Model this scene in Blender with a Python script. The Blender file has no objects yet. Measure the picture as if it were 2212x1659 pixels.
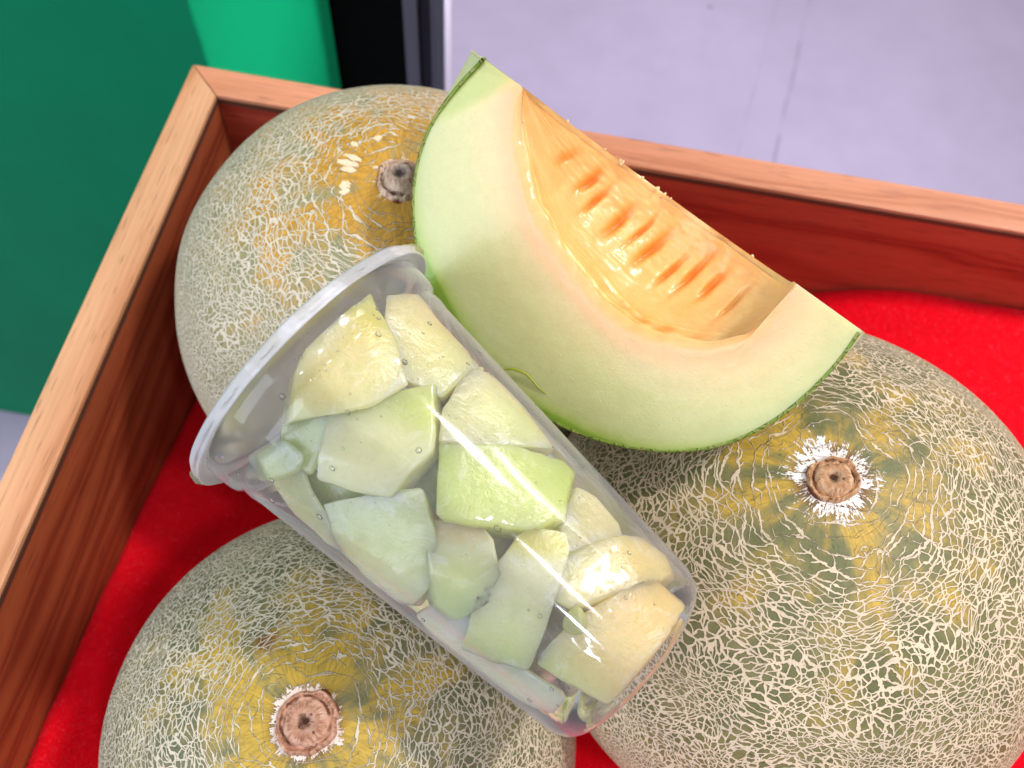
import bpy, bmesh, math, random
import numpy as np
from mathutils import Vector, Matrix, noise
random.seed(4); np.random.seed(4)
sc = bpy.context.scene
COL = sc.collection
PI = math.pi

# ------------------------------------------------------------------ camera, world, lamps
# world metres; floor at z=0, tray rim at z=.75, camera .30 above the rim
ZC = 1.05
FPX, CX, CY = 1902.16, 1106.0, 829.5            # lens in units of a 2212 px wide frame
pit, rol, yaw = 1.0990488, .13057875, .04858952
X_ = np.array([math.cos(yaw), math.sin(yaw), 0]); H_ = np.array([-math.sin(yaw), math.cos(yaw), 0])
F_ = H_*math.cos(pit)+np.array([0, 0, -math.sin(pit)]); U_ = H_*math.sin(pit)+np.array([0, 0, math.cos(pit)])
R_ = math.cos(rol)*X_+math.sin(rol)*U_; V_ = -math.sin(rol)*X_+math.cos(rol)*U_
cd = bpy.data.cameras.new('camera'); cam = bpy.data.objects.new('camera', cd); COL.objects.link(cam)
cam.matrix_world = Matrix(((R_[0], V_[0], -F_[0], 0), (R_[1], V_[1], -F_[1], 0), (R_[2], V_[2], -F_[2], ZC), (0, 0, 0, 1)))
cd.sensor_width = 36; cd.lens = 36*FPX/2212; cd.clip_start = .01; cd.clip_end = 60
cd.dof.use_dof = True; cd.dof.focus_distance = .225; cd.dof.aperture_fstop = 16
sc.camera = cam

w = bpy.data.worlds.new("World"); sc.world = w; w.use_nodes = True
w.node_tree.nodes['Background'].inputs[0].default_value = (.93, .90, 1, 1)
w.node_tree.nodes['Background'].inputs[1].default_value = .53
sc.view_settings.view_transform = 'Standard'; sc.view_settings.look = 'None'
sc.view_settings.exposure = 0; sc.view_settings.gamma = 1
sc.cycles.transparent_max_bounces = 28; sc.cycles.max_bounces = 6
sc.cycles.use_adaptive_sampling = True; sc.cycles.adaptive_threshold = .025
sc.cycles.sample_clamp_indirect = 4
sc.cycles.use_denoising = True

def area(name, loc, to, energy, size, col, sy=None):
    l = bpy.data.lights.new(name, 'AREA'); l.energy = energy; l.color = col; l.size = size
    if sy: l.shape = 'RECTANGLE'; l.size_y = sy
    o = bpy.data.objects.new(name, l); COL.objects.link(o); o.location = loc
    o.rotation_euler = (Vector(to)-Vector(loc)).to_track_quat('-Z', 'Y').to_euler(); return o
T = (0.02, .1, .85)
area('ceiling_lamp_key', (.66, .42, 2.10), T, 16, .13, (1, .94, .86))
area('ceiling_lamp_tube', (.50, -.35, 2.05), T, 4.0, .05, (1, .94, .95), .12)
area('ceiling_lamp_spot', (.27, -.64, 1.75), T, 1.2, .03, (.8, .88, 1))
area('cool_lamp_side', (-1.15, -.75, 1.6), T, 20, 1.3, (.76, .87, 1))
area('added_floor_light', (1.5, 1.25, 2.3), (.1, 1.0, .2), 4.5, .8, (.93, .90, 1)).data.spread = math.radians(46)  # added light for the floor behind; its spread keeps it off the tray
area('added_panel_light', (1.0, .64, 1.9), (-.19, .42, .67), .22, .08, (.97, 1, .97)).data.spread = math.radians(10)  # added lamp, aimed only to brighten the cabinet's side panel

# ------------------------------------------------------------------ helpers
def ray(px, py): return ((px-CX)*R_-(py-CY)*V_+FPX*F_)/FPX
def at(px, py, d):                                # point seen at px,py at depth d along the view axis
    q = ray(px, py)*d; return np.array([q[0], q[1], q[2]+ZC])
def lin(c):
    return tuple((x/255/12.92 if x/255 <= .04045 else ((x/255+.055)/1.055)**2.4) for x in c)
def L4(c): return lin(c)+(1,)
def mesh(name, vs, fs, mat=None, parent=None, smooth=True, loc=None):
    me = bpy.data.meshes.new(name); me.from_pydata([tuple(map(float, v)) for v in vs], [], fs); me.update()
    return link(name, me, mat, parent, smooth, loc)
def link(name, me, mat=None, parent=None, smooth=True, loc=None):
    o = bpy.data.objects.new(name, me); COL.objects.link(o)
    if mat is not None: me.materials.append(mat)
    if smooth is not None:
        me.polygons.foreach_set('use_smooth', [smooth]*len(me.polygons))
    if loc is not None: o.location = loc
    if parent is not None: o.parent = parent
    return o
def frombm(name, bm, mat, parent=None, smooth=False, loc=None):
    me = bpy.data.meshes.new(name); bm.normal_update(); bm.to_mesh(me); bm.free()
    return link(name, me, mat, parent, smooth, loc)
def empty(name, loc=(0, 0, 0)):
    o = bpy.data.objects.new(name, None); COL.objects.link(o); o.location = loc; o.empty_display_size = .02; return o
def tag(o, label=None, cat=None, group=None, kind=None):
    for k, v in (('label', label), ('category', cat), ('group', group), ('kind', kind)):
        if v: o[k] = v
    return o
def boxbm(x0, x1, y0, y1, z0, z1, bev=.0008):
    bm = bmesh.new(); bmesh.ops.create_cube(bm, size=1)
    for v in bm.verts:
        v.co = Vector(((x0+x1)/2+v.co.x*(x1-x0), (y0+y1)/2+v.co.y*(y1-y0), (z0+z1)/2+v.co.z*(z1-z0)))
    if bev: bmesh.ops.bevel(bm, geom=bm.edges[:], offset=bev, segments=2, affect='EDGES', profile=.7)
    return bm
def prismbm(poly, z0, z1, bev=.0008):
    bm = bmesh.new()
    a = [bm.verts.new((x, y, z0)) for x, y in poly]; b = [bm.verts.new((x, y, z1)) for x, y in poly]
    n = len(poly); bm.faces.new(a[::-1]); bm.faces.new(b)
    for i in range(n): bm.faces.new((a[i], a[(i+1) % n], b[(i+1) % n], b[i]))
    bmesh.ops.recalc_face_normals(bm, faces=bm.faces[:])
    if bev: bmesh.ops.bevel(bm, geom=bm.edges[:], offset=bev, segments=2, affect='EDGES', profile=.7)
    return bm

class NT:
    """small wrapper: every method returns an output socket"""
    def __init__(s, name):
        s.m = bpy.data.materials.new(name); s.m.use_nodes = True; s.t = s.m.node_tree; s.t.nodes.clear()
        s.out = s.t.nodes.new('ShaderNodeOutputMaterial')
    def n(s, typ, ins=(), **kw):
        nd = s.t.nodes.new(typ)
        for k, v in kw.items(): setattr(nd, k, v)
        for k, v in (ins.items() if isinstance(ins, dict) else enumerate(ins)):
            if v is None: continue
            if isinstance(v, bpy.types.NodeSocket): s.t.links.new(v, nd.inputs[k])
            else: nd.inputs[k].default_value = v
        return nd
    def ma(s, op, a, b=None, c=None, clamp=False):
        return s.n('ShaderNodeMath', (a, b, c), operation=op, use_clamp=clamp).outputs[0]
    def vm(s, op, a, b=None, sc=None):
        nd = s.n('ShaderNodeVectorMath', (a, b), operation=op)
        if sc is not None:
            if isinstance(sc, bpy.types.NodeSocket): s.t.links.new(sc, nd.inputs['Scale'])
            else: nd.inputs['Scale'].default_value = sc
        return nd.outputs['Value'] if op in ('DOT_PRODUCT', 'LENGTH') else nd.outputs[0]
    def noise(s, v, scale, det=2, rough=.5, dist=0):
        nd = s.n('ShaderNodeTexNoise', {'Vector': v, 'Scale': scale, 'Detail': det, 'Roughness': rough, 'Distortion': dist}); return nd.outputs
    def vor(s, v, scale, feat='DISTANCE_TO_EDGE', rnd=1):
        return s.n('ShaderNodeTexVoronoi', {'Vector': v, 'Scale': scale, 'Randomness': rnd}, feature=feat).outputs[0 if feat != 'F1c' else 1]
    def ss(s, x, a, b):                           # smoothstep a..b -> 0..1 (a may exceed b)
        if isinstance(a, (int, float)) and isinstance(b, (int, float)) and a > b:
            return s.ma('SUBTRACT', 1, s.ss(x, b, a))
        return s.n('ShaderNodeMapRange', (x, a, b, 0, 1), interpolation_type='SMOOTHSTEP').outputs[0]
    def mix(s, f, a, b, mode='MIX'):
        nd = s.n('ShaderNodeMix', (), data_type='RGBA', blend_type=mode)
        for k, v in ((0, f), (6, a), (7, b)):
            if isinstance(v, bpy.types.NodeSocket): s.t.links.new(v, nd.inputs[k])
            else: nd.inputs[k].default_value = v
        return nd.outputs[2]
    def ramp(s, f, stops):
        nd = s.n('ShaderNodeValToRGB', (f,)); e = nd.color_ramp.elements
        while len(e) < len(stops): e.new(.5)
        for i, (p, c) in enumerate(stops): e[i].position = p; e[i].color = c
        return nd.outputs[0]
    def comb(s, x, y, z): return s.n('ShaderNodeCombineXYZ', (x, y, z)).outputs[0]
    def sep(s, v): return s.n('ShaderNodeSeparateXYZ', (v,)).outputs
    def obj(s): return s.n('ShaderNodeTexCoord').outputs['Object']
    def bump(s, h, strength=.5, dist=.001): return s.n('ShaderNodeBump', {'Strength': strength, 'Distance': dist, 'Height': h}).outputs[0]
    def pbr(s, **kw):
        al = {'color': 'Base Color', 'rough': 'Roughness', 'normal': 'Normal', 'spec': 'Specular IOR Level', 'sss': 'Subsurface Weight',
              'sssr': 'Subsurface Radius', 'ssss': 'Subsurface Scale', 'coat': 'Coat Weight', 'coatr': 'Coat Roughness', 'metal': 'Metallic',
              'sheen': 'Sheen Weight', 'coatn': 'Coat Normal', 'sheenc': 'Sheen Tint'}
        nd = s.n('ShaderNodeBsdfPrincipled', {al[k]: v for k, v in kw.items()}); return nd.outputs[0]
    def end(s, sh): s.t.links.new(sh, s.out.inputs[0]); return s.m

# ------------------------------------------------------------------ materials
def melon_mat(name, r, h, green, green2, yellow, ywid, ring, ringamp, ringcol, net, seed, dense=1, bare=.30, ylow=0.0, blot=None, aspect=1.0, nc1=(222, 202, 172), nc2=(206, 188, 162)):
    """netted rind in the melon's own coordinates: z runs through the stem scar"""
    s = NT(name)
    co = s.obj()
    p = s.vm('NORMALIZE', s.vm('MULTIPLY', co, (1, 1, r/h)))
    th = s.ma('ARCCOSINE', s.sep(p)[2])
    d = s.vm('NORMALIZE', s.comb(s.sep(p)[0], s.sep(p)[1], .0001))
    n2 = s.noise(s.vm('ADD', p, (seed, 5, 0)), 16, 2)[1]
    n1 = s.noise(s.vm('ADD', p, (seed, 0, 3)), 4.5, 1)[1]
    pw = s.vm('ADD', p, s.vm('SCALE', s.vm('SUBTRACT', n1, (.5, .5, .5)), sc=.16))
    pw = s.vm('ADD', pw, s.vm('SCALE', s.vm('SUBTRACT', s.noise(s.vm('ADD', p, (seed, 5, 0)), 27, 2, .6)[1], (.5, .5, .5)), sc=.026))
    pw = s.vm('NORMALIZE', pw)
    wx, wy, wz = s.sep(pw)
    tw = s.ma('ARCCOSINE', wz); dw_ = s.vm('NORMALIZE', s.comb(wx, wy, 0))
    # flat map of the skin: cells stay long round the scar and turn even and small further out
    c2 = .085*aspect
    t2 = s.ma('MULTIPLY', tw, tw); gg = s.ma('DIVIDE', t2, s.ma('ADD', t2, c2))
    f = s.ma('MULTIPLY', s.ma('MULTIPLY', s.ma('TANGENT', s.ma('MULTIPLY', tw, .5)), 2), gg)
    Dt = s.ma('DIVIDE', f, s.ma('MAXIMUM', s.ma('SINE', tw), .02))
    Dr = s.ma('MULTIPLY', Dt, s.ma('ADD', 1, s.ma('DIVIDE', 2*c2, s.ma('ADD', t2, c2))))
    q = s.vm('ADD', s.vm('SCALE', dw_, sc=f), (seed, seed*.37, 0))
    near = s.ss(th, bare*.6, bare*2.4)             # 0 at the scar, 1 in the full net
    def net_layer(K, wid, brk, off, kill):
        qq = s.vm('ADD', q, off)
        def vd(v): return s.n('ShaderNodeTexVoronoi', {'Vector': v, 'Scale': K, 'Randomness': 1.0}, feature='DISTANCE_TO_EDGE', voronoi_dimensions='2D').outputs[0]
        d0 = vd(qq); ep = .012/K
        g0 = s.ma('DIVIDE', s.ma('SUBTRACT', vd(s.vm('ADD', qq, s.vm('SCALE', dw_, sc=ep))), d0), .012)
        cr_ = s.ma('MINIMUM', s.ma('MULTIPLY', g0, g0), 1)
        grad = s.ma('SQRT', s.ma('ADD', s.ma('MULTIPLY', cr_, s.ma('MULTIPLY', Dr, Dr)), s.ma('MULTIPLY', s.ma('SUBTRACT', 1, cr_), s.ma('MULTIPLY', Dt, Dt))))
        dist = s.ma('DIVIDE', d0, s.ma('MULTIPLY', grad, K))
        nz_ = s.noise(s.vm('ADD', qq, (3, seed, 0)), K*.8, 2, .6)[0]
        thin = s.ma('MULTIPLY', s.ma('SUBTRACT', 1, cr_), s.ma('SUBTRACT', 1, near))   # cross threads fade near the scar
        wv_ = s.ma('ADD', s.ma('ADD', brk[0], s.ma('MULTIPLY', near, 1-brk[0])), s.ma('MULTIPLY', s.ma('SUBTRACT', nz_, .5), s.ma('SUBTRACT', brk[1], s.ma('MULTIPLY', near, brk[1]-brk[2]))))
        wv_ = s.ma('MULTIPLY', s.ma('SUBTRACT', wv_, s.ma('MULTIPLY', thin, kill)), wid*net)
        return s.ss(s.ma('SUBTRACT', wv_, dist), -.0002, .0013)
    e1 = net_layer(18*dense, .0037, (.80, 4.6, .9), (0, 0, 0), .9)
    e2 = net_layer(38*dense, .0032, (.60, 6.0, .9), (7.3, 1.1, 0), .8)
    e = s.ma('MAXIMUM', e1, e2)
    # white cork spikes round the scar
    dw = s.vm('ADD', s.vm('ADD', s.vm('SCALE', d, sc=1), (seed, 0, 0)), s.comb(0, 0, s.ma('MULTIPLY', th, 2.2)))
    dn = s.noise(dw, 5, 3, .6)[0]; dn2 = s.noise(dw, 17, 2, .8, .4)[0]
    low = s.noise(s.vm('ADD', d, (0, seed, 0)), 1.6, 1)[0]
    reach = s.ma('ADD', ring, s.ma('MULTIPLY', s.ma('SUBTRACT', s.ma('ADD', s.ma('ADD', s.ma('MULTIPLY', dn, .8), s.ma('MULTIPLY', dn2, 1.3)), s.ma('MULTIPLY', low, .9)), 1.5), ringamp))
    cork = s.ss(s.ma('SUBTRACT', reach, th), -.002, .005)
    holes = s.ss(s.noise(s.vm('ADD', p, (0, 0, seed)), 75, 2, .6)[0], .62, .66)
    cork = s.ma('MULTIPLY', cork, s.ma('SUBTRACT', 1, holes))
    # skin colours
    rad = s.comb(s.ma('MULTIPLY', s.sep(d)[0], 1), s.sep(d)[1], s.ma('MULTIPLY', th, .9))
    nr = s.noise(s.vm('ADD', rad, (seed, 1, 1)), 2.2, 4, .60)[0]
    nb = s.noise(s.vm('ADD', p, (seed, seed, 0)), 6, 4, .6)[0]
    fine = s.noise(s.vm('ADD', rad, (seed, 1, 5)), 22, 3, .6)[0]
    ym = s.ma('ADD', s.ma('MULTIPLY', s.ma('SUBTRACT', nr, .5), 3.6), s.ma('ADD', s.ma('MULTIPLY', s.ma('SUBTRACT', nb, .5), 2.6), s.ma('SUBTRACT', .62+ylow, s.ma('MULTIPLY', th, 1/ywid))))
    ym = s.ma('MULTIPLY', s.ss(ym, -.35, .55), .93)
    g = s.mix(s.ss(nb, .35, .65), L4(green), L4(green2))
    c = s.mix(ym, g, s.mix(s.ss(fine, .35, .65), L4(yellow), L4(tuple(.85*x for x in yellow))))
    sp = s.ss(s.noise(s.vm('ADD', rad, (3, seed, 1)), 34, 2, .6)[0], .62, .70)
    c = s.mix(s.ma('MULTIPLY', sp, .55), c, L4((62, 74, 28)))
    grain = s.noise(p, 160, 2, .7)[0]
    c = s.mix(.35, c, s.mix(grain, (.5, .5, .5, 1), (1, 1, 1, 1)), 'MULTIPLY')
    if blot:                                      # a brown bruise at a direction in the melon's coordinates
        for b, rr in blot:
            dd = s.vm('LENGTH', s.vm('SUBTRACT', s.vm('ADD', p, s.vm('SCALE', s.vm('SUBTRACT', n2, (.5, .5, .5)), sc=.08)), tuple(b)))
            c = s.mix(s.ma('MULTIPLY', s.ss(dd, rr, rr*.3), .8), c, L4((120, 58, 20)))
    nc = s.mix(s.ss(s.noise(p, 9, 2)[0], .35, .7), L4(nc1), L4(nc2))
    c = s.mix(e, c, nc)
    c = s.mix(cork, c, L4(ringcol))
    inner = s.ma('MULTIPLY', s.ss(th, ring*1.25, ring*.70), .8)
    c = s.mix(s.ma('MULTIPLY', inner, s.ma('SUBTRACT', 1, cork)), c, L4((96, 56, 26)))
    hgt = s.ma('ADD', s.ma('MULTIPLY', e, 1), s.ma('ADD', s.ma('MULTIPLY', cork, .6), s.ma('MULTIPLY', grain, .16)))
    return s.end(s.pbr(color=c, rough=s.ma('ADD', .46, s.ma('MULTIPLY', e, .25)), spec=.35, normal=s.bump(hgt, .8, .0011)))

def wood_mat(name, c1, c2, c3, axis, rough=.42, scale=1, seed=0, dark=0):
    s = NT(name); co = s.obj()
    x, y, z = s.sep(co)
    if axis == 'Y': u, a, b = y, x, z
    else: u, a, b = x, y, z
    v = s.comb(s.ma('MULTIPLY', u, 1.0), s.ma('MULTIPLY', a, 7), s.ma('MULTIPLY', b, 7)); v = s.vm('ADD', v, (seed, seed*2.1, 0))
    wob = s.noise(v, 3.2, 3)[1]
    v2 = s.vm('ADD', v, s.vm('SCALE', s.vm('SUBTRACT', wob, (.5, .5, .5)), sc=.32))
    rings = s.n('ShaderNodeTexWave', {'Vector': v2, 'Scale': 5.5*scale, 'Distortion': 4.0, 'Detail': 2, 'Detail Scale': .7, 'Detail Roughness': .5}, wave_type='RINGS', rings_direction='X').outputs['Fac']
    fib = s.noise(s.comb(s.ma('MULTIPLY', u, 22), s.ma('MULTIPLY', a, 700), s.ma('MULTIPLY', b, 700)), 1, 3, .6)[0]
    pores = s.ss(s.noise(s.comb(s.ma('MULTIPLY', u, 60), s.ma('MULTIPLY', a, 900), s.ma('MULTIPLY', b, 900)), 1, 1)[0], .63, .72)
    c = s.ramp(rings, [(0, L4(c1)), (.55, L4(c2)), (.93, L4(c3)), (1, L4(c2))])
    c = s.mix(.45, c, s.ramp(fib, [(.3, (.55, .55, .55, 1)), (.7, (1, 1, 1, 1))]), 'MULTIPLY')
    c = s.mix(s.ma('MULTIPLY', pores, .45), c, L4(tuple(.45*k for k in c3)))
    big = s.noise(co, 9, 2)[0]
    c = s.mix(.30, c, s.ramp(big, [(.3, (.7, .66, .62, 1)), (.7, (1, 1, 1, 1))]), 'MULTIPLY')
    hgt = s.ma('SUBTRACT', s.ma('MULTIPLY', fib, .6), s.ma('MULTIPLY', pores, .8))
    return s.end(s.pbr(color=c, rough=rough, spec=.4, normal=s.bump(hgt, .35, .0004)))

def felt_mat():
    s = NT('red_felt'); co = s.obj()
    f = s.noise(co, 620, 3, .7, 2)[0]; g = s.noise(co, 170, 4, .8, 2.5)[0]; b = s.noise(co, 14, 3)[0]
    c = s.ramp(g, [(.25, L4((232, 0, 18))), (.55, L4((252, 4, 30))), (.8, L4((255, 34, 56)))])
    c = s.mix(s.ma('MULTIPLY', s.ss(f, .58, .70), .6), c, L4((255, 90, 108)))
    c = s.mix(.3, c, s.ramp(b, [(.3, (.72, .72, .72, 1)), (.7, (1, 1, 1, 1))]), 'MULTIPLY')
    return s.end(s.pbr(color=c, rough=1, spec=.1, sheen=.12, sheenc=(1, .2, .25, 1), normal=s.bump(s.ma('ADD', f, s.ma('MULTIPLY', g, 1.5)), .7, .0009)))

def plain(name, col, rough=.5, spec=.4, metal=0, nscale=30, namp=.12, bump=0):
    s = NT(name); co = s.obj(); n = s.noise(co, nscale, 4, .6)[0]
    c = s.mix(1, L4(col), s.ramp(n, [(.3, (1-namp,)*3+(1,)), (.7, (1, 1, 1, 1))]), 'MULTIPLY')
    k = dict(color=c, rough=rough, spec=spec, metal=metal)
    if bump: k['normal'] = s.bump(n, bump, .001)
    return s.end(s.pbr(**k))

def floor_mat():
    s = NT('floor_tile'); co = s.obj()
    n = s.noise(co, 2.2, 4, .6)[0]; m = s.noise(co, 14, 4, .65)[0]
    c = s.ramp(n, [(.3, L4((170, 160, 184))), (.7, L4((180, 170, 194)))])
    c = s.mix(.35, c, s.ramp(m, [(.32, (.84, .82, .84, 1)), (.6, (1, 1, 1, 1))]), 'MULTIPLY')
    x, y, z = s.sep(co)
    # a dirty tile joint running away from the tray, and a fainter one beside it
    wob = s.ma('MULTIPLY', s.ma('SUBTRACT', s.noise(co, 5, 3)[0], .5), .012)
    def joint(x0, k, wd, amt, c):
        dist = s.ma('ABSOLUTE', s.ma('SUBTRACT', s.ma('ADD', x, wob), s.ma('ADD', x0, s.ma('MULTIPLY', y, k))))
        brk = s.ss(s.noise(co, 9, 3, .7)[0], .40, .62)
        f = s.ma('MULTIPLY', s.ss(dist, wd, wd*.25), s.ma('MULTIPLY', s.ma('ADD', .25, brk), amt), clamp=True)
        return s.mix(f, c, L4((104, 96, 112)))
    c = joint(.177, .136, .0045, .32, c); c = joint(.12, .136, .004, .12, c)
    spots = s.ss(s.vor(co, 7, 'F1'), .055, .02)
    c = s.mix(s.ma('MULTIPLY', spots, .5), c, L4((110, 100, 125)))
    return s.end(s.pbr(color=c, rough=s.ma('ADD', .22, s.ma('MULTIPLY', m, .2)), spec=.5, normal=s.bump(n, .1, .004)))

def flesh_mat(name, attr=True, c0=None, wet=.5, sss=.35, chunk=False):
    s = NT(name); co = s.obj()
    if attr:
        c = s.n('ShaderNodeVertexColor', (), layer_name='pigment').outputs[0]
    else: c = c0
    n = s.noise(co, 90, 4, .65)[0]; n2 = s.noise(co, 420, 3, .7)[0]; n3 = s.noise(co, 1500, 2, .6)[0]
    c = s.mix(.45, c, s.ramp(n, [(.3, (.88, .90, .84, 1)), (.7, (1, 1, 1, 1))]), 'MULTIPLY')
    c = s.mix(.4, c, s.ramp(n2, [(.3, (.86, .86, .82, 1)), (.65, (1, 1, 1, 1))]), 'MULTIPLY')
    if chunk:                                     # water soaked cubes: whitish fibrous clouds, darker glassy spots
        v = s.vm('ADD', co, s.vm('SCALE', s.noise(co, 55, 2)[1], sc=.02))
        cl = s.noise(v, 130, 4, .7)[0]; gl = s.noise(v, 75, 3, .6)[0]
        c = s.mix(s.ma('MULTIPLY', s.ss(cl, .52, .72), .55), c, L4((244, 242, 222)))
        c = s.mix(s.ma('MULTIPLY', s.ss(gl, .52, .35), .25), c, L4((190, 204, 130)))
        spark = s.vor(co, 700, 'F1'); spk = s.ma('MULTIPLY', s.ss(spark, .30, .02), s.ss(gl, .48, .6))
        h = s.ma('ADD', s.ma('MULTIPLY', cl, .9), s.ma('ADD', s.ma('MULTIPLY', n2, .35), s.ma('MULTIPLY', spk, .35)))
        return s.end(s.pbr(color=c, rough=s.ma('ADD', .16, s.ma('MULTIPLY', n2, .35)), spec=.6, sss=sss, sssr=(1, .85, .5), ssss=.026, coat=wet, coatr=.05, normal=s.bump(h, .6, .0009)))
    spark = s.ma('MULTIPLY', s.ss(s.vor(co, 520, 'F1'), .16, .02), s.ss(n, .48, .62))
    h = s.ma('ADD', s.ma('ADD', s.ma('MULTIPLY', n, .5), s.ma('MULTIPLY', spark, .8)), s.ma('ADD', s.ma('MULTIPLY', n2, .22), s.ma('MULTIPLY', n3, .22)))
    return s.end(s.pbr(color=c, rough=s.ma('ADD', .28, s.ma('MULTIPLY', n2, .25)), spec=.5, sss=sss, sssr=(1, .8, .45), ssss=.006, coat=wet, coatr=.12, normal=s.bump(h, .32, .0008)))

def plastic_mat(name, haze, edge, tint=(.93, .93, 1, 1), rough=.07, scratch=True):
    s = NT(name); co = s.obj()
    n = s.ma('ADD', s.noise(co, 42, 2)[0], s.ma('MULTIPLY', s.noise(co, 17, 1)[0], 3.2))
    h = n
    if scratch:
        x, y, z = s.sep(co)                        # fine rings left by the mould: stretched round the axis (local z)
        band = s.noise(s.comb(0, 0, s.ma('MULTIPLY', z, 4200)), 1, 2, .7)[0]
        h = s.ma('ADD', s.ma('MULTIPLY', n, .45), s.ma('MULTIPLY', band, .012))
    nm = s.bump(h, .35, .0007)
    gl = s.n('ShaderNodeBsdfGlossy', {'Color': (1, 1, 1, 1), 'Roughness': rough, 'Normal': nm}).outputs[0]
    tr = s.n('ShaderNodeBsdfTransparent', {0: (.975, .975, .985, 1)}).outputs[0]
    df = s.n('ShaderNodeBsdfDiffuse', {0: tint, 2: nm}).outputs[0]
    tl = s.n('ShaderNodeBsdfTranslucent', {0: tint, 1: nm}).outputs[0]
    milk = s.n('ShaderNodeMixShader', (.45, df, tl)).outputs[0]
    fac = s.n('ShaderNodeLayerWeight', {'Blend': .5, 'Normal': nm}).outputs['Facing']
    smear = s.ss(s.noise(co, 38, 4, .65, 1)[0], .50, .72)
    f = s.ma('ADD', haze, s.ma('MULTIPLY', s.ma('POWER', fac, 3.0), edge), clamp=True)
    f = s.ma('ADD', f, s.ma('MULTIPLY', smear, haze*1.0), clamp=True)
    a = s.n('ShaderNodeMixShader', (f, tr, milk)).outputs[0]
    fr = s.n('ShaderNodeFresnel', {0: 1.45, 1: nm}).outputs[0]
    return s.end(s.n('ShaderNodeMixShader', (fr, a, gl)).outputs[0])

# ------------------------------------------------------------------ setting
fl = mesh('floor', [(-4, -3, 0), (5, -3, 0), (5, 7, 0), (-4, 7, 0)], [(0, 1, 2, 3)], floor_mat(), smooth=False)
tag(fl, kind='structure')

# tray ---------------------------------------------------------------
XL, XR, YF, YB, W, ZR = -.1613, .40, -.20, .2698, .01565, .75     # inner faces, board width, rim height
RIMH = .0022
rim_x = wood_mat('rim_oak_back', (218, 150, 116), (212, 142, 106), (194, 124, 90), 'X', .40, .6, 1.3)
rim_y = wood_mat('rim_oak_left', (226, 172, 130), (220, 160, 118), (202, 138, 96), 'Y', .40, .28, 4.7)
wal_x = wood_mat('wall_oak_back', (180, 76, 56), (168, 64, 46), (146, 48, 34), 'X', .45, .8, 8.1)
wal_y = wood_mat('wall_oak_left', (168, 86, 52), (154, 74, 44), (132, 56, 32), 'Y', .45, .5, 2.2)
tray = empty('wooden_tray', ((XL+XR)/2, (YF+YB)/2, ZR-.16))
tag(tray, 'light wooden tray box with mitred rim lined with red felt, holding the melons', 'tray')
def tp(name, bm, mat):
    o = frombm(name, bm, mat); o.parent = tray; o.matrix_parent_inverse = Matrix.Translation(-tray.location); return o
a, b_, c_, d_ = (XL, YF), (XR, YF), (XR, YB), (XL, YB)
A, B, Cc, D = (XL-W, YF-W), (XR+W, YF-W), (XR+W, YB+W), (XL-W, YB+W)
g = .00025
for nm_, poly, mw, mr in (('back', [(d_[0], d_[1]), (c_[0], c_[1]), Cc, D], wal_x, rim_x), ('left', [D, A, a, d_], wal_y, rim_y),
                          ('front', [A, B, b_, a], wal_x, rim_x), ('right', [b_, B, Cc, c_], wal_y, rim_y)):
    cx = sum(q[0] for q in poly)/4; cy = sum(q[1] for q in poly)/4
    tp('wall', prismbm(poly, ZR-.16, ZR-RIMH-.0004, .0004), mw)
    sh = [(q[0]+(g if q[0] < cx else -g)*(nm_ in ('back', 'front')), q[1]+(g if q[1] < cy else -g)*(nm_ in ('left', 'right'))) for q in poly]
    r_ = tp('rim', prismbm(sh, ZR-RIMH, ZR, .0004), mr)
    r_['label'] = 'pale oak top edge of the tray wall'
# dark glue line just under the rim on the inside
seam = plain('dark_seam', (84, 50, 36), .6)
for (x0, x1, y0, y1) in ((XL-.0002, XL+.0004, YF, YB), (XL, XR, YB-.0004, YB+.0002), (XR-.0004, XR+.0002, YF, YB), (XL, XR, YF-.0002, YF+.0004)):
    tp('edge_band', boxbm(x0, x1, y0, y1, ZR-RIMH-.0022, ZR-RIMH+.0003, 0), seam)
tp('tray_floor', boxbm(XL-.001, XR+.001, YF-.001, YB+.001, ZR-.158, ZR-.150, 0), wal_y)
st = frombm('display_stand', boxbm(-.13, .37, -.17, .24, 0.001, ZR-.1605, .003), plain('stand_black', (28, 28, 30), .6)); tag(st, kind='structure')

# melons' places (camera relative fit), world z = ZC + z
MEL = dict(R=(np.array([.0975, .0993, -.300]), .0875, .0848, (-.16, -.006, .987)),
           B=(np.array([-.0421, .0233, -.3351]), .0800, .0775, (-.033, -.057, .998)),
           K=(np.array([-.0570, .1818, -.3067]), .0867, .0846, (.0535, -.0345, .998)))
# felt ---------------------------------------------------------------
def felt_h(x, y):
    z = -.402
    z += .050/(1+math.exp(-(x-.13)/.035))
    z += .040/(1+math.exp((y-.10)/.045))*(1 if x < 0 else max(0, 1-x/.1))
    z -= .010*math.exp(-((x+.16)**2+(y-.24)**2)/.004)
    z += .004*noise.noise(Vector((x*14, y*14, 3)))+.0015*noise.noise(Vector((x*45, y*45, 1)))
    z += .010*math.exp(-((x-.155)/.05)**2)*math.exp(-((y-.27)/.03)**2)
    z += ZC
    for C, r, h, dr in MEL.values():
        for k in range(1):
            q = ((x-C[0])**2+(y-C[1])**2)/r**2
            if q < 1: z = min(z, ZC+C[2]-h*math.sqrt(1-q)-.0006)
    return max(z, ZR-.149)
nx, ny = 150, 130
vs = [(XL+.0006+(XR-XL-.0012)*i/nx, YF+.0006+(YB-YF-.0012)*j/ny) for j in range(ny+1) for i in range(nx+1)]
vs = [(x, y, felt_h(x, y)) for x, y in vs]
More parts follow.
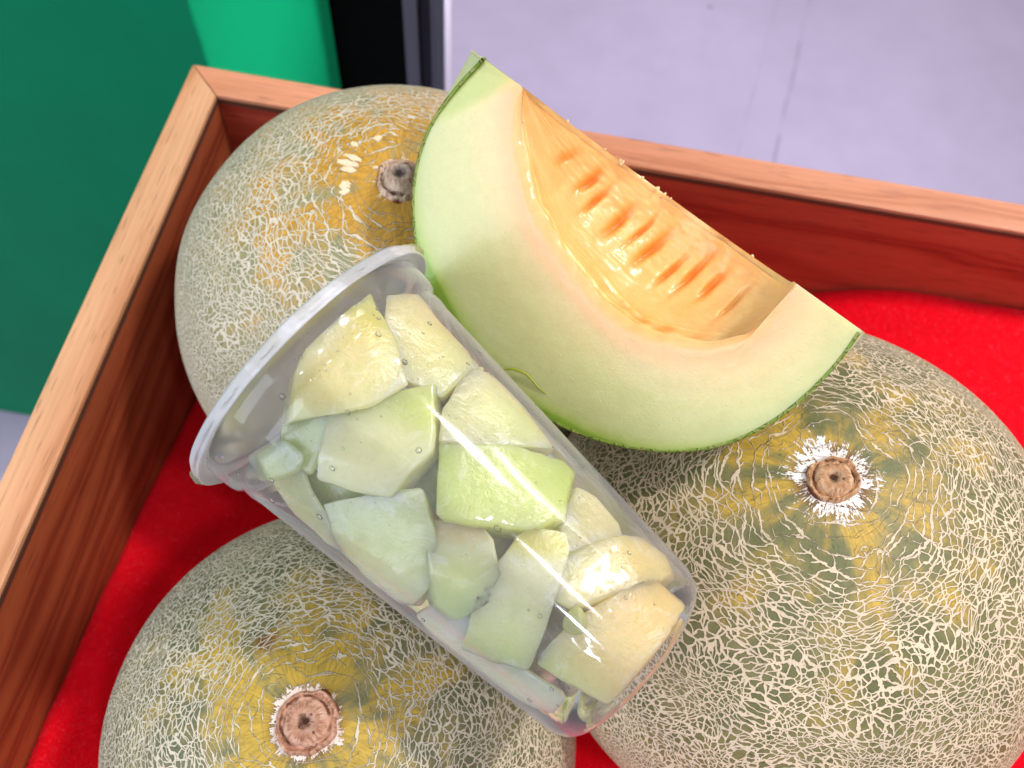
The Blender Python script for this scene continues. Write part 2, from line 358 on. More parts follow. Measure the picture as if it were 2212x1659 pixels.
fs = [(j*(nx+1)+i, j*(nx+1)+i+1, (j+1)*(nx+1)+i+1, (j+1)*(nx+1)+i) for j in range(ny) for i in range(nx)]
ft = mesh('felt_liner', vs, fs, felt_mat())
so = ft.modifiers.new('thickness', 'SOLIDIFY'); so.thickness = .0015; so.offset = -1
tag(ft, 'bright red felt cloth lining the bottom of the wooden tray', 'felt cloth')

# background furniture ------------------------------------------------
green = plain('green_paint', (0, 134, 90), .6, .12, 0, 4, .22, .05)
YC = .3703
cab = empty('green_cabinet', (-.5, YC+.1, 0)); tag(cab, 'green cabinet with a flat front behind the left side of the tray', 'cabinet')
def bp(par, name, bm, mat):
    o = frombm(name, bm, mat); o.parent = par; o.matrix_parent_inverse = Matrix.Translation(-par.location); return o
bp(cab, 'front_panel', prismbm([(-1.4, YC), (-.2205, YC), (-.2205, YC+.012), (-1.4, YC+.012)], .004, 1.25, .0006), green)
bp(cab, 'side_panel', prismbm([(-.2200, YC+.001), (-.1785, YC+.1020), (-.190, YC+.1060), (-.2320, YC+.0125)], .004, 1.25, .0006), green)
bp(cab, 'plinth', boxbm(-1.4, -.235, YC+.02, YC+.06, .0005, .0035, 0), plain('plinth_black', (20, 22, 22), .7))
blk = frombm('dark_gap_sheet', prismbm([(-.1870, YC+.1075), (-.1255, YC+.1075), (-.1255, YC+.124), (-.1870, YC+.124)], .001, 1.25, .001), plain('dark_gap_sheet', (4, 4, 5), .75, .1))  # open gap's darkness, painted as a black sheet
tag(blk, 'narrow black upright sheet standing in for the dark gap between the green cabinet and the grey metal post', 'panel')
post = empty('metal_post', (-.106, YC+.07, 0)); tag(post, 'grey metal upright post beside the dark gap at the top of the photo', 'post')
gm = plain('grey_metal', (120, 116, 128), .38, .5, .6, 12, .1); dm = plain('dark_metal', (30, 28, 42), .4, .5, .3, 12, .1); wm = plain('white_edge', (214, 206, 226), .5)
ys = YC+.104; kq = (YC+.104)/(YC+.066)
for nm_, x0, x1, dy, m_ in (('flange', -.1180, -.1090, 0, gm), ('channel', -.1087, -.1010, .004, dm), ('lip', -.1008, -.0985, .001, gm),
                            ('cover_strip', -.0982, -.0925, 0, gm), ('edge_strip', -.0923, -.0913, -.0005, wm)):
    bp(post, nm_, boxbm(x0*kq, x1*kq, ys+dy, ys+.02, .001, 1.25, .0004), m_)


# ------------------------------------------------------------------ whole melons
def uv_surface(fn, nt, nph):
    vs = [fn(0, 0)]
    for i in range(1, nt):
        for j in range(nph): vs.append(fn(PI*i/nt, 2*PI*j/nph))
    vs.append(fn(PI, 0)); fs = []
    for j in range(nph): fs.append((0, 1+j, 1+(j+1) % nph))
    for i in range(nt-2):
        for j in range(nph):
            a0 = 1+i*nph+j; b0 = 1+i*nph+(j+1) % nph; fs.append((a0, a0+nph, b0+nph, b0))
    e = len(vs)-1
    for j in range(nph): fs.append((e, 1+(nt-2)*nph+(j+1) % nph, 1+(nt-2)*nph+j))
    return vs, fs
def melon(key, mat, scar_r, dip, ext, label, seed, scar_mat, elong=1.0, rot=0, knob=0):
    C, r, h, dr = MEL[key]
    root = empty('netted_melon', (C[0], C[1], C[2]+ZC)); tag(root, label, 'melon', 'whole netted melons in the tray')
    root.rotation_mode = 'QUATERNION'; root.rotation_quaternion = Vector((0, 0, 1)).rotation_difference(Vector(dr)) @ Matrix.Rotation(rot, 3, 'Z').to_quaternion()
    def fn(t, p):
        k = 1+.006*noise.noise(Vector((math.sin(t)*math.cos(p)*2+seed, math.sin(t)*math.sin(p)*2, math.cos(t)*2)))*2*min(1, t*3)
        z = h*math.cos(t)*k-dip*math.exp(-(t/ext)**2)
        return (r*math.sin(t)*math.cos(p)*k, r*math.sin(t)*math.sin(p)*k, z)
    vs, fs = uv_surface(fn, 110, 150)
    mesh('rind', vs, fs, mat, root)
    # stem scar: corky button with a raised lip, a groove and a cracked centre
    vs = []; fs = []; NR, NP = 26, 64
    z0 = h*math.cos(scar_r/r)-dip*math.exp(-((scar_r/r)/ext)**2)-.0012
    for i in range(NR+1):
        u = i/NR
        for j in range(NP):
            p = 2*PI*j/NP
            lip = .0018*math.exp(-((u-.86)/.07)**2)+.0022*math.exp(-((u-.45)/.28)**2)-.0009*math.exp(-((u-.70)/.05)**2)*(1 if math.cos(p-2.9) > -.2 else .3)
            lip += knob*math.exp(-(u/.55)**4)
            lip -= .0006*math.exp(-((u-.03)/.16)**2)
            z = z0+.0011+.0013*(1-u*u)+lip-.0028*max(0, (u-.90)/.10)**2
            rr = scar_r*u*(1+.16*noise.noise(Vector((math.cos(p)*1.7+seed, math.sin(p)*1.7, 2))))
            z += .0012*u*noise.noise(Vector((math.cos(p)*u*5, math.sin(p)*u*5, seed)))+.0003*noise.noise(Vector((math.cos(p)*u*16, math.sin(p)*u*16, seed)))*u
            vs.append((rr*math.cos(p)*elong, rr*math.sin(p)/elong, z))
    for i in range(NR):
        for j in range(NP): fs.append((i*NP+j, (i+1)*NP+j, (i+1)*NP+(j+1) % NP, i*NP+(j+1) % NP))
    mesh('stem_scar', vs, fs, scar_mat, root)
    return root
def scar_material(name, c1, c2, c3, sr, grey=False):
    s = NT(name); co = s.obj(); x, y, z = s.sep(co)
    rr = s.ma('DIVIDE', s.vm('LENGTH', s.comb(x, y, 0)), sr)
    d = s.vm('NORMALIZE', s.comb(x, y, .00001))
    n = s.noise(s.vm('ADD', s.vm('SCALE', d, sc=3.2), s.comb(0, 0, s.ma('MULTIPLY', rr, 1.2))), 2.2, 4, .7)[0]
    n2 = s.noise(co, 520, 4, .7)[0]
    wave = s.ma('SINE', s.ma('ADD', s.ma('MULTIPLY', rr, 17), s.ma('MULTIPLY', n, 7)))
    c = s.ramp(s.ma('ADD', s.ma('MULTIPLY', wave, .07), s.ma('ADD', s.ma('MULTIPLY', n, .55), s.ma('MULTIPLY', n2, .35))), [(.25, L4(c3)), (.42, L4(c2)), (.58, L4(c1))])
    cr = s.ss(s.ma('ADD', rr, s.ma('MULTIPLY', s.ma('SUBTRACT', n2, .5), .55)), .22 if not grey else .4, .06)
    c = s.mix(s.ma('MULTIPLY', cr, .85), c, L4((58, 34, 26) if not grey else (96, 88, 92)))
    gro = s.ma('MULTIPLY', s.ss(s.ma('ABSOLUTE', s.ma('SUBTRACT', s.ma('ADD', rr, s.ma('MULTIPLY', s.ma('SUBTRACT', n, .5), .12)), .72)), .045, .01), s.ss(s.noise(s.vm('SCALE', d, sc=1), 1.3, 1)[0], .45, .6))
    c = s.mix(s.ma('MULTIPLY', gro, .8), c, L4((72, 30, 16)))
    hole = s.ss(s.vor(co, 260, 'F1'), .16, .09)
    c = s.mix(s.ma('MULTIPLY', hole, .7), c, L4((48, 20, 16)))
    c = s.mix(s.ss(rr, .93, 1.0), c, L4((112, 60, 34)))
    hh = s.ma('SUBTRACT', s.ma('ADD', n2, s.ma('MULTIPLY', n, 1.5)), s.ma('ADD', gro, cr))
    return s.end(s.pbr(color=c, rough=.75, spec=.2, normal=s.bump(hh, .8, .0009)))

mR = melon_mat('rind_right', .0875, .0848, (106, 108, 68), (138, 130, 84), (206, 168, 66), .66, .122, .190, (236, 228, 222), 1.0, 3.1, 1.0, .18, -.16)
mB = melon_mat('rind_front', .0800, .0775, (104, 108, 76), (136, 132, 90), (206, 170, 62), .72, .124, .070, (226, 208, 196), .95, 11.7, 1.04, .18, .0, blot=[((.11, .30, .94), .06)], nc1=(216, 204, 180), nc2=(200, 190, 168))
mK = melon_mat('rind_back', .0867, .0846, (146, 146, 106), (164, 154, 104), (214, 160, 56), .80, .084, .230, (232, 210, 172), 1.0, 21.3, 1.05, .19, .24, nc1=(214, 203, 181), nc2=(202, 192, 168))
melon('R', mR, .0072, .0006, .16, 'large netted melon at the right, white cork star around its round stem scar', 1, scar_material('scar_right', (228, 192, 156), (204, 156, 116), (150, 96, 62), .0072), 1.06, .5)
melon('B', mB, .0093, .0012, .2, 'netted melon in the front left corner with yellow streaks and wide cracked scar', 2, scar_material('scar_front', (222, 180, 158), (196, 146, 120), (132, 84, 64), .0093), 1.05, 1.1)
melon('K', mK, .0084, .0020, .17, 'netted melon at the back left, under the wedge and the lid of the cup', 3, scar_material('scar_back', (232, 212, 186), (208, 176, 152), (146, 104, 86), .0084, True), 1.0, 2.0, .003)

Kroot = [o for o in COL.objects if o.get('label', '').startswith('netted melon at the back left')][0]
Ki = Kroot.rotation_quaternion.inverted(); ckm = plain('cork', (236, 216, 180), .8, .2, 0, 300, .2, .3)
for az, th_, ln, wd in ((168, .150, .0042, .0011), (180, .158, .0050, .0013), (191, .150, .0034, .0012), (148, .185, .0020, .0010), (215, .175, .0024, .0016), (223, .190, .0022, .0013), (118, .165, .0016, .0014)):
    a_ = math.radians(az); dw = Ki @ Vector((math.cos(a_)*math.sin(th_), math.sin(a_)*math.sin(th_), math.cos(th_)))
    C, r, h, dr_ = MEL['K']; r0 = 1/math.sqrt((dw.x**2+dw.y**2)/r**2+dw.z**2/h**2)
    P = dw*(r0-.0004)-Vector((0, 0, .0020*math.exp(-(math.acos(dw.z)/.17)**2))); nrm = dw.normalized(); rad_ = (Vector((dw.x, dw.y, 0)).normalized()); rad_ = (rad_-nrm*rad_.dot(nrm)).normalized(); tn = nrm.cross(rad_)
    n_ = 14; top = []; vs = []
    for j in range(n_):
        an = 2*PI*j/n_; k = 1+.45*noise.noise(Vector((math.cos(an)*2+az, math.sin(an)*2, 1)))+.12*math.sin(j*2.7+az)
        q = P+rad_*math.cos(an)*ln*k*.8+tn*math.sin(an)*wd*k*.95
        vs.append(tuple(q)); top.append(tuple(q+nrm*.0009))
    fs = [tuple(range(n_, 2*n_))]+[(j, (j+1) % n_, n_+(j+1) % n_, n_+j) for j in range(n_)]
    mesh('cork_flake', vs+top, fs, ckm, Kroot, smooth=False)

# ------------------------------------------------------------------ melon wedge
outline = [(1040,124),(998,168),(960,215),(930,262),(909,315),(896,370),(891,430),(896,520),(914,590),(945,655),(985,722),(1040,790),(1100,850),(1180,903),(1260,940),(1350,965),(1440,975),(1530,970),(1610,945),(1690,900),(1750,850),(1800,800),(1840,750),(1863,715)]
cavity = [(1128,190),(1124,240),(1130,310),(1150,420),(1190,505),(1230,562),(1300,650),(1370,700),(1430,722),(1500,737),(1560,739),(1610,724),(1648,697),(1676,660),(1694,625),(1704,588)]
d1, d2, DL, OM = .2365, .2130, math.radians(9), math.radians(79)
def cr(q): return np.array([q[0], q[1], q[2]-ZC])
pa, pb = cr(at(1040, 124, d1)), cr(at(1863, 715, d2))
ax = (pb-pa)/np.linalg.norm(pb-pa); pm = (pa+pb)/2
vv = pm/np.linalg.norm(pm); away = vv-ax*(vv@ax); away /= np.linalg.norm(away)
UR = np.cross(ax, away); UR = UR if UR@V_ > 0 else -UR
wv = math.cos(DL)*away+math.sin(DL)*UR; e1 = -math.cos(DL)*UR+math.sin(DL)*away; nf = -wv
def plane2(P):
    o = []
    for x, y in P:
        d = ray(x, y); t = (pm@nf)/(d@nf); q = d*t-pm; o.append((q@ax, q@e1))
    return np.array(o)
def resample(P, n):
    L = np.r_[0, np.cumsum(np.linalg.norm(np.diff(P, axis=0), axis=1))]; t = np.linspace(0, L[-1], n)
    q = np.c_[np.interp(t, L, P[:, 0]), np.interp(t, L, P[:, 1])]
    k = np.array([1, 2, 3, 2, 1])/9.
    for _ in range(6):
        s2 = q.copy()
        for a_ in (0, 1): s2[2:-2, a_] = np.convolve(q[:, a_], k, 'valid')
        q = s2
    return q
NS = 220
O2 = resample(plane2(outline), NS); C2 = resample(plane2(cavity), 400)
C2[:, 1] = np.maximum(C2[:, 1], 0)
def hin(s):
    if s <= C2[:, 0].min() or s >= C2[:, 0].max(): return 0.0
    k = np.argmax(C2[:, 1]); 
    # left branch then right branch, read as a function of s (outermost crossing)
    seg = C2; best = 0
    for i in range(len(seg)-1):
        a0, b0 = seg[i], seg[i+1]
        if (a0[0]-s)*(b0[0]-s) <= 0 and a0[0] != b0[0]:
            best = max(best, a0[1]+(b0[1]-a0[1])*(s-a0[0])/(b0[0]-a0[0]))
    return best
HI = np.array([hin(s) for s, _ in O2]); s_ = O2[:, 0]; RO = np.maximum(O2[:, 1], 0)
smin, smax = C2[:, 0].min(), C2[:, 0].max()
def nz(x, y, z): return noise.noise(Vector((x, y, z)))
socks = [smin+(smax-smin)*(.17+.078*i+.012*math.sin(i*2.3)) for i in range(10)]
def wp(s, h, al): return tuple(pm+ax*s+h*(math.cos(al)*e1+math.sin(al)*wv)+np.array([0, 0, ZC]))
def stops(t, S):
    for i in range(len(S)-1):
        if t <= S[i+1][0]:
            k = (t-S[i][0])/(S[i+1][0]-S[i][0]); return tuple(max(0, a_+(b0-a_)*k) for a_, b0 in zip(S[i][1], S[i+1][1]))
    return S[-1][1]
FL = [(-1, (250, 180, 104)), (0, (250, 182, 110)), (.09, (250, 194, 144)), (.22, (232, 210, 156)), (.42, (216, 211, 152)), (.66, (206, 207, 148)), (.86, (199, 203, 144)), (.94, (190, 199, 128)), (.985, (172, 192, 96)), (1, (134, 168, 52))]
vs = []; cols = []; fs = []
def addgrid(G, colg, flip=False):
    n, m = len(G), len(G[0]); base = len(vs)
    for i in range(n):
        for j in range(m): vs.append(G[i][j]); cols.append(colg[i][j])
    for i in range(n-1):
        for j in range(m-1):
            q = (base+i*m+j, base+i*m+j+1, base+(i+1)*m+j+1, base+(i+1)*m+j); fs.append(q[::-1] if flip else q)
line_a, line_b = plane2([(905, 292)])[0], plane2([(1122, 188)])[0]
ld = (line_b-line_a)/np.linalg.norm(line_b-line_a)
def facet(s, h):                                   # the knife turned a little near the tip
    v = np.array([s, h])-line_a; return ld[0]*v[1]-ld[1]*v[0]
sgn = 1 if facet(*plane2([(1040, 150)])[0]) > 0 else -1
def face(al0, near):
    NR = 46; G = []; Cg = []
    for i in range(NS):
        s, R, h0 = s_[i], RO[i], HI[i]
        row = []; cl = []
        for j in range(NR+1):
            v = (j/NR); v = v**.8 if h0 > 0 else v
            jag = (.0012*nz(s*260, 3, 1)+.0018*nz(s*90, 7, al0)) if h0 > 0 else 0
            hh0 = max(0, h0+jag*(1 if near else .6)); h = hh0+(R-hh0)*v
            dn_ = .0005*nz(s*22, h*22, 5)+.00008*nz(s*220, h*220, 2)
            lipf = max(0, 1-(h-hh0)/.0042)*min(1, h0/.004)
            off = -(.0016*lipf**2)+dn_*min(1, v*6)*min(1, (1-v)*12)
            fc = sgn*facet(s, h) if near else -1
            if fc > 0: off -= .10*fc
            p = np.array(wp(s, h, al0)); nn = (nf if near else -(-math.sin(al0)*e1+math.cos(al0)*wv)*-1)
            p = p+nn*off
            row.append(tuple(p))
            # pigment: orange at the seed cavity, cream, pale green, greener under the rind
            tt = (h-hh0)/max(R-hh0, 1e-4)
            ends = max(0, min(1, (s-.030)/.035))
            dcav = float(np.hypot(C2[::6, 0]-s, C2[::6, 1]-h).min())
            edge = 1-(min(R-h, .012*1e9) if True else 0)/max(R, .02)
            t1 = min(1, dcav/.042)
            if R-h < .012: t1 = max(t1, 1-(R-h)/.012*(1-t1) if t1 < 1 else t1)
            t1 += .035*nz(s*40, h*40, 9)
            c = stops(max(0, t1), FL)
            if fc > 0:
                k = min(1, max(0, fc)/.0030)*.6; c = tuple(a_*(1-k)+b0*k for a_, b0 in zip(c, (178, 198, 104)))
            g_ = .12*max(0, nz(s*22+4, h*22, 3)); c = tuple(a_*(1-g_)+b0*g_ for a_, b0 in zip(c, (176, 208, 140)))
            cl.append(lin(c)+(1,))
        G.append(row); Cg.append(cl)
    addgrid(G, Cg, near)
face(0, True); face(OM, False)
# cavity wall with its rows of seed sockets and torn pulp
NA = 110; G = []; Cg = []; idx = [i for i in range(NS) if HI[i] > .0002]
tt_ = np.linspace(0, 1, 290); tt_ = .5-.5*np.cos(PI*tt_)
si = s_[idx[0]-1]+(s_[idx[-1]+1]-s_[idx[0]-1])*(.6*tt_+.4*np.linspace(0, 1, 290))
for s in si:
    row = []; cl = []
    fr = (s-smin)/(smax-smin)
    for j in range(NA+1):
        u = j/NA; al = OM*u; dep = 0; sock = 0
        cs = (smin+smax)/2; h0 = float(np.interp(cs+(s-cs)*(1+.02*u*u), s_, HI))
        mid = math.sin(PI*min(1, u*1.0))
        for kk, sk in enumerate(socks):
            lean = sk+.007*(u-.7)
            uc = .70+.035*math.sin(kk*1.9)
            q = ((s-lean-.0006*nz(u*7, kk*3.3, 1))/(.00110+.0004*math.sin(kk*2.7)))**2+((u-uc)/(.110+.045*math.sin(kk*3.1)))**2
            sock += math.exp(-q*1.1)*(1 if kk > 0 else .5)
            q2 = ((s-lean-.001)/.0022)**2+((u-.24)/.07)**2
            sock += .45*math.exp(-q2)*(.5+.5*math.sin(kk*5.7))
        sock = min(1, sock)
        ridge = .0004*nz(s*150, u*3, 6)+.0003*math.sin((s-smin)/(smax-smin)*PI*2*11)*mid
        pulp = max(0, 1-u/.38)
        tex = .0012*nz(s*95, u*9, 2)*(.25+pulp*1.2)+.0010*abs(nz(s*220, u*22, 8))*pulp+.0003*nz(s*330, u*34, 4)
        strand = .0007*math.exp(-((u-.20-.05*nz(s*45, 3, 3))/.02)**2)+.0006*math.exp(-((u-.33-.08*nz(s*38, 9, 3))/.014)**2)*max(0, min(1, (s+.02)/.02))
        e = math.sin(PI*u)**.5 if 0 < u < 1 else 0
        e2 = min(1, u*12)*min(1, (1-u)*14)
        end = max(0, min(1, h0/.008))
        h = h0*(1+.16*math.sin(PI*u))+(.0022*sock+ridge*.3+tex-strand)*e2*end
        if u in (0, 1): h = max(0, h0+.0012*nz(s*260, 3, 1)*(1 if u == 0 else .6)+.0018*nz(s*90, 7, 0 if u == 0 else OM)*(1 if u == 0 else .6))
        row.append(tuple(np.array(wp(s, max(h, 0), al))-nf*.0016*min(1, float(np.interp(s, s_, HI))/.004)*max(0, 1-u/.22)**1.5))
        c = (255, 186, 112)
        k = pulp*.5; c = tuple(a_*(1-k)+b0*k for a_, b0 in zip(c, (252, 198, 128)))
        k = .45*max(0, nz(s*70, u*6, 6)); c = tuple(a_*(1-k)+b0*k for a_, b0 in zip(c, (255, 224, 176)))
        k = .9*min(1, (strand+.0004)/.0017 if strand > .0004 else 0); c = tuple(a_*(1-k)+b0*k for a_, b0 in zip(c, (255, 222, 140)))
        k = sock**.8*.95; c = tuple(a_*(1-k)+b0*k for a_, b0 in zip(c, (226, 122, 24)))
        k = max(0, min(1, (fr-.78)/.16))*.8; c = tuple(a_*(1-k)+b0*k for a_, b0 in zip(c, (216, 192, 132)))
        k = max(0, (u-.86)/.14)*.6; c = tuple(a_*(1-k)+b0*k for a_, b0 in zip(c, (252, 206, 130)))
        cl.append(lin(c)+(1,))
    G.append(row); Cg.append(cl)
addgrid(G, Cg, True)
wedge = empty('melon_wedge', tuple(pm+np.array([0, 0, ZC])))
tag(wedge, 'cut melon wedge with pale green flesh and orange seed hollow, lying on two whole melons', 'melon wedge')
def wpart(name, vs, fs, mat):
    off = pm+np.array([0, 0, ZC]); o = mesh(name, [np.array(v)-off for v in vs], fs, mat, wedge); return o
fo = wpart('flesh', vs, fs, flesh_mat('wedge_flesh', True, wet=.25, sss=.45))
ca = fo.data.color_attributes.new('pigment', 'FLOAT_COLOR', 'POINT'); ca.data.foreach_set('color', np.array(cols, dtype=np.float32).ravel())
# thin netted rind round the back of the wedge
vs2 = []; fs2 = []; NB = 60
for i in range(NS):
    for j in range(NB+1):
        u = j/NB
        vs2.append(wp(s_[i]*1.001, RO[i]+.0007+.0002*nz(s_[i]*300, j, 1), OM*u))
for i in range(NS-1):
    for j in range(NB): fs2.append((i*(NB+1)+j, i*(NB+1)+j+1, (i+1)*(NB+1)+j+1, (i+1)*(NB+1)+j))
def wedge_rind():
    s = NT('wedge_rind'); co = s.obj(); n = s.noise(co, 60, 2)[1]
    q = s.vm('ADD', co, s.vm('SCALE', n, sc=.004)); e = s.ss(s.vor(q, 260), .14, .06)
    c = s.mix(e, L4((116, 140, 48)), L4((136, 146, 68)))
    return s.end(s.pbr(color=c, rough=.5, normal=s.bump(e, .8, .0008)))
ro = wpart('rind', vs2, fs2, wedge_rind()); so = ro.modifiers.new('thickness', 'SOLIDIFY'); so.thickness = .0009; so.offset = -1
# a peeled thread of rind on the lower edge
def tube(pts, rad, name, mat, parent=None, nseg=6, taper=True):
    vs = []; fs = []; n = len(pts); pts = [Vector(p) for p in pts]
    for i, p in enumerate(pts):
        t = (pts[min(i+1, n-1)]-pts[max(i-1, 0)]).normalized(); a0 = t.orthogonal().normalized(); b0 = t.cross(a0)
        k = rad*(math.sin(PI*(i+.3)/(n-.4))**.5 if taper else 1)
        for j in range(nseg):
            an = 2*PI*j/nseg; vs.append(tuple(p+a0*math.cos(an)*k+b0*math.sin(an)*k))
    for i in range(n-1):
        for j in range(nseg): fs.append((i*nseg+j, i*nseg+(j+1) % nseg, (i+1)*nseg+(j+1) % nseg, (i+1)*nseg+j))
    return mesh(name, vs, fs, mat, parent)
def onface(x, y, up=.0008):
    d = ray(x, y); t = (pm@nf)/(d@nf); q = d*t+nf*up; return (q[0], q[1], q[2]+ZC)
off = -(pm+np.array([0, 0, ZC]))
th = [onface(1072, 812), onface(1082, 801, .0014), onface(1096, 795, .0018), onface(1112, 794, .0018), onface(1128, 799, .0014), onface(1142, 808, .001), onface(1153, 822), onface(1165, 838, .0004), onface(1180, 850, .0002)]
o = tube([tuple(np.array(p)+off) for p in th], .00035, 'rind_thread', plain('thread_green', (150, 160, 40), .4), wedge)

pm_ = flesh_mat('pulp', False, L4((255, 204, 140)), wet=.3, sss=.8)
bm = bmesh.new()                                    # beads of pulp along the cut edge of the hollow
for k in range(9):
    s1 = smin+(smax-smin)*random.uniform(.05, .9); hh = float(np.interp(s1, s_, HI))
    u1 = 1; q = np.array(wp(s1, hh+random.uniform(-.0006, .0004), OM*u1))+off-nf*(.0012 if u1 == 0 else 0)
    rr = random.uniform(.0003, .0007)
    m = Matrix.Translation(q) @ Matrix.Rotation(random.uniform(0, 3), 4, 'Z') @ Matrix.Diagonal((1, random.uniform(.5, 1.8), .7, 1))
    bmesh.ops.create_icosphere(bm, subdivisions=2, radius=rr, matrix=m)
for v in bm.verts: v.co += Vector((1, 1, 1))*.0003*noise.noise(v.co*900)
o = frombm('pulp_beads', bm, pm_, wedge, True); o['kind'] = 'stuff'

# ------------------------------------------------------------------ plastic cup
CP = np.array([-.0583, .1012, -.206]); CA = np.array([.8448, -.4975, -.1972]); CA /= np.linalg.norm(CA); CL = .1135
cup = empty('plastic_cup', tuple(CP+np.array([0, 0, ZC])))
tag(cup, 'clear plastic cup with a sealed lid, lying on the melons and full of melon chunks', 'cup')
cup.rotation_mode = 'QUATERNION'; cup.rotation_quaternion = Vector((0, 0, 1)).rotation_difference(Vector(CA))
def crad(t):                                       # inner radius of the cup body
    return .0345+(.0258-.0345)*(t-.012)/(CL-.012)
def lathe(prof, name, mat, parent, n=160, wob=0, seed=0):
    vs = []; fs = []
    for i, (r, t) in enumerate(prof):
        for j in range(n):
            an = 2*PI*j/n; k = 1+wob*noise.noise(Vector((math.cos(an)*4+seed, math.sin(an)*4, i*.3)))
            vs.append((r*k*math.cos(an), r*k*math.sin(an), t))
    for i in range(len(prof)-1):
        for j in range(n): fs.append((i*n+j, i*n+(j+1) % n, (i+1)*n+(j+1) % n, (i+1)*n+j))
    return mesh(name, vs, fs, mat, parent)
prof = [(.0372, .0022), (.0370, .006), (.0366, .0095), (.0360, .0108), (.0351, .0116), (.0348, .0125), (.0350, .0135), (.03495, .0150)]
prof += [(crad(t)+.0004, t) for t in np.linspace(.018, CL-.006, 26)]
prof += [(crad(CL)+.0004-x, CL-.006+y) for x, y in ((.0002, .002), (.0009, .0038), (.0022, .0052), (.0040, .0059), (.0055, .0058), (.0062, .0048), (.0075, .0036), (.0100, .0034))]
body_m = plastic_mat('clear_plastic', .075, .75)
lathe(prof, 'body', body_m, cup)
lathe([(.0182, CL-.0023), (.0180, CL-.0026), (.010, CL-.0026), (.0001, CL-.0028)], 'base', plastic_mat('base_plastic', .30, .6, (.9, .88, .92, 1)), cup)
lid_m = plastic_mat('lid_plastic', .62, .5, (.93, .94, .98, 1), .38, False)
lp = [(.0001, .0010), (.020, .0009), (.0345, .0010), (.0358, .0002), (.0378, -.0001), (.0397, .0001), (.0402, .0008), (.0402, .0029), (.0405, .0035), (.0400, .0037), (.0393, .0029), (.0380, .0024), (.0372, .0026), (.0366, .0020), (.0352, .0016)]
lid = lathe(lp, 'lid', lid_m, cup, 200, .012, 3)
film_m = plastic_mat('film_plastic', .22, .4, (.9, .92, 1, 1), .15, False)
vs = []; fs = []; n = 200                           # the trimmed sealing film sticks out unevenly under the lid edge
for j in range(n):
    an = 2*PI*j/n; k = .0006+.0016*max(0, noise.noise(Vector((math.cos(an)*1.6+2, math.sin(an)*1.6, 1)))+.25)+.0005*noise.noise(Vector((math.cos(an)*14, math.sin(an)*14, 1)))
    for q, (dr, tt) in enumerate(((-.002, .0022), (.0, .0021), (k, .0021+.0007*noise.noise(Vector((math.cos(an)*9, math.sin(an)*9, 4)))))):
        vs.append(((.0401+dr)*math.cos(an), (.0401+dr)*math.sin(an), tt))
for j in range(n):
    for q in (0, 1): fs.append((j*3+q, ((j+1) % n)*3+q, ((j+1) % n)*3+q+1, j*3+q+1))
mesh('sealing_film', vs, fs, film_m, cup)

# droplets clinging to the inside of the wall
rot = np.array(Vector((0, 0, 1)).rotation_difference(Vector(CA)).to_matrix())
def to_cup(P): return (np.asarray(P)-CP-np.array([0, 0, ZC]))@rot
def from_cup(P): return np.asarray(P)@rot.T+CP+np.array([0, 0, ZC])
bm = bmesh.new()
camc = to_cup((0, 0, ZC)); ca_ = math.atan2(camc[1], camc[0])
for i in range(110):
    t = random.uniform(.004, CL-.010) if random.random() < .6 else random.uniform(.003, .035)
    an = ca_+random.gauss(0, .8); rr = random.choice((.00015, .00018, .0002, .00028, .00028, .0004, .0006))*random.uniform(.8, 1.2)
    R0 = crad(max(t, .012))+(.0004 if t > .014 else .0018)
    m = Matrix.Translation((R0*math.cos(an), R0*math.sin(an), t)) @ Matrix.Rotation(an, 4, 'Z') @ Matrix.Diagonal((.45, 1, random.uniform(.9, 1.5), 1))
    bmesh.ops.create_icosphere(bm, subdivisions=1 if rr < .0003 else 2, radius=rr, matrix=m)
s = NT('water'); fr = s.n('ShaderNodeFresnel', {0: 1.6}).outputs[0]
s.t.links.new(s.n('ShaderNodeMixShader', (fr, s.n('ShaderNodeBsdfTransparent', {0: (1, 1, 1, 1)}).outputs[0], s.n('ShaderNodeBsdfGlossy', {1: .03}).outputs[0])).outputs[0], s.out.inputs[0])
water = s.m
dr = frombm('water_drops', bm, water, cup, True); dr['kind'] = 'stuff'

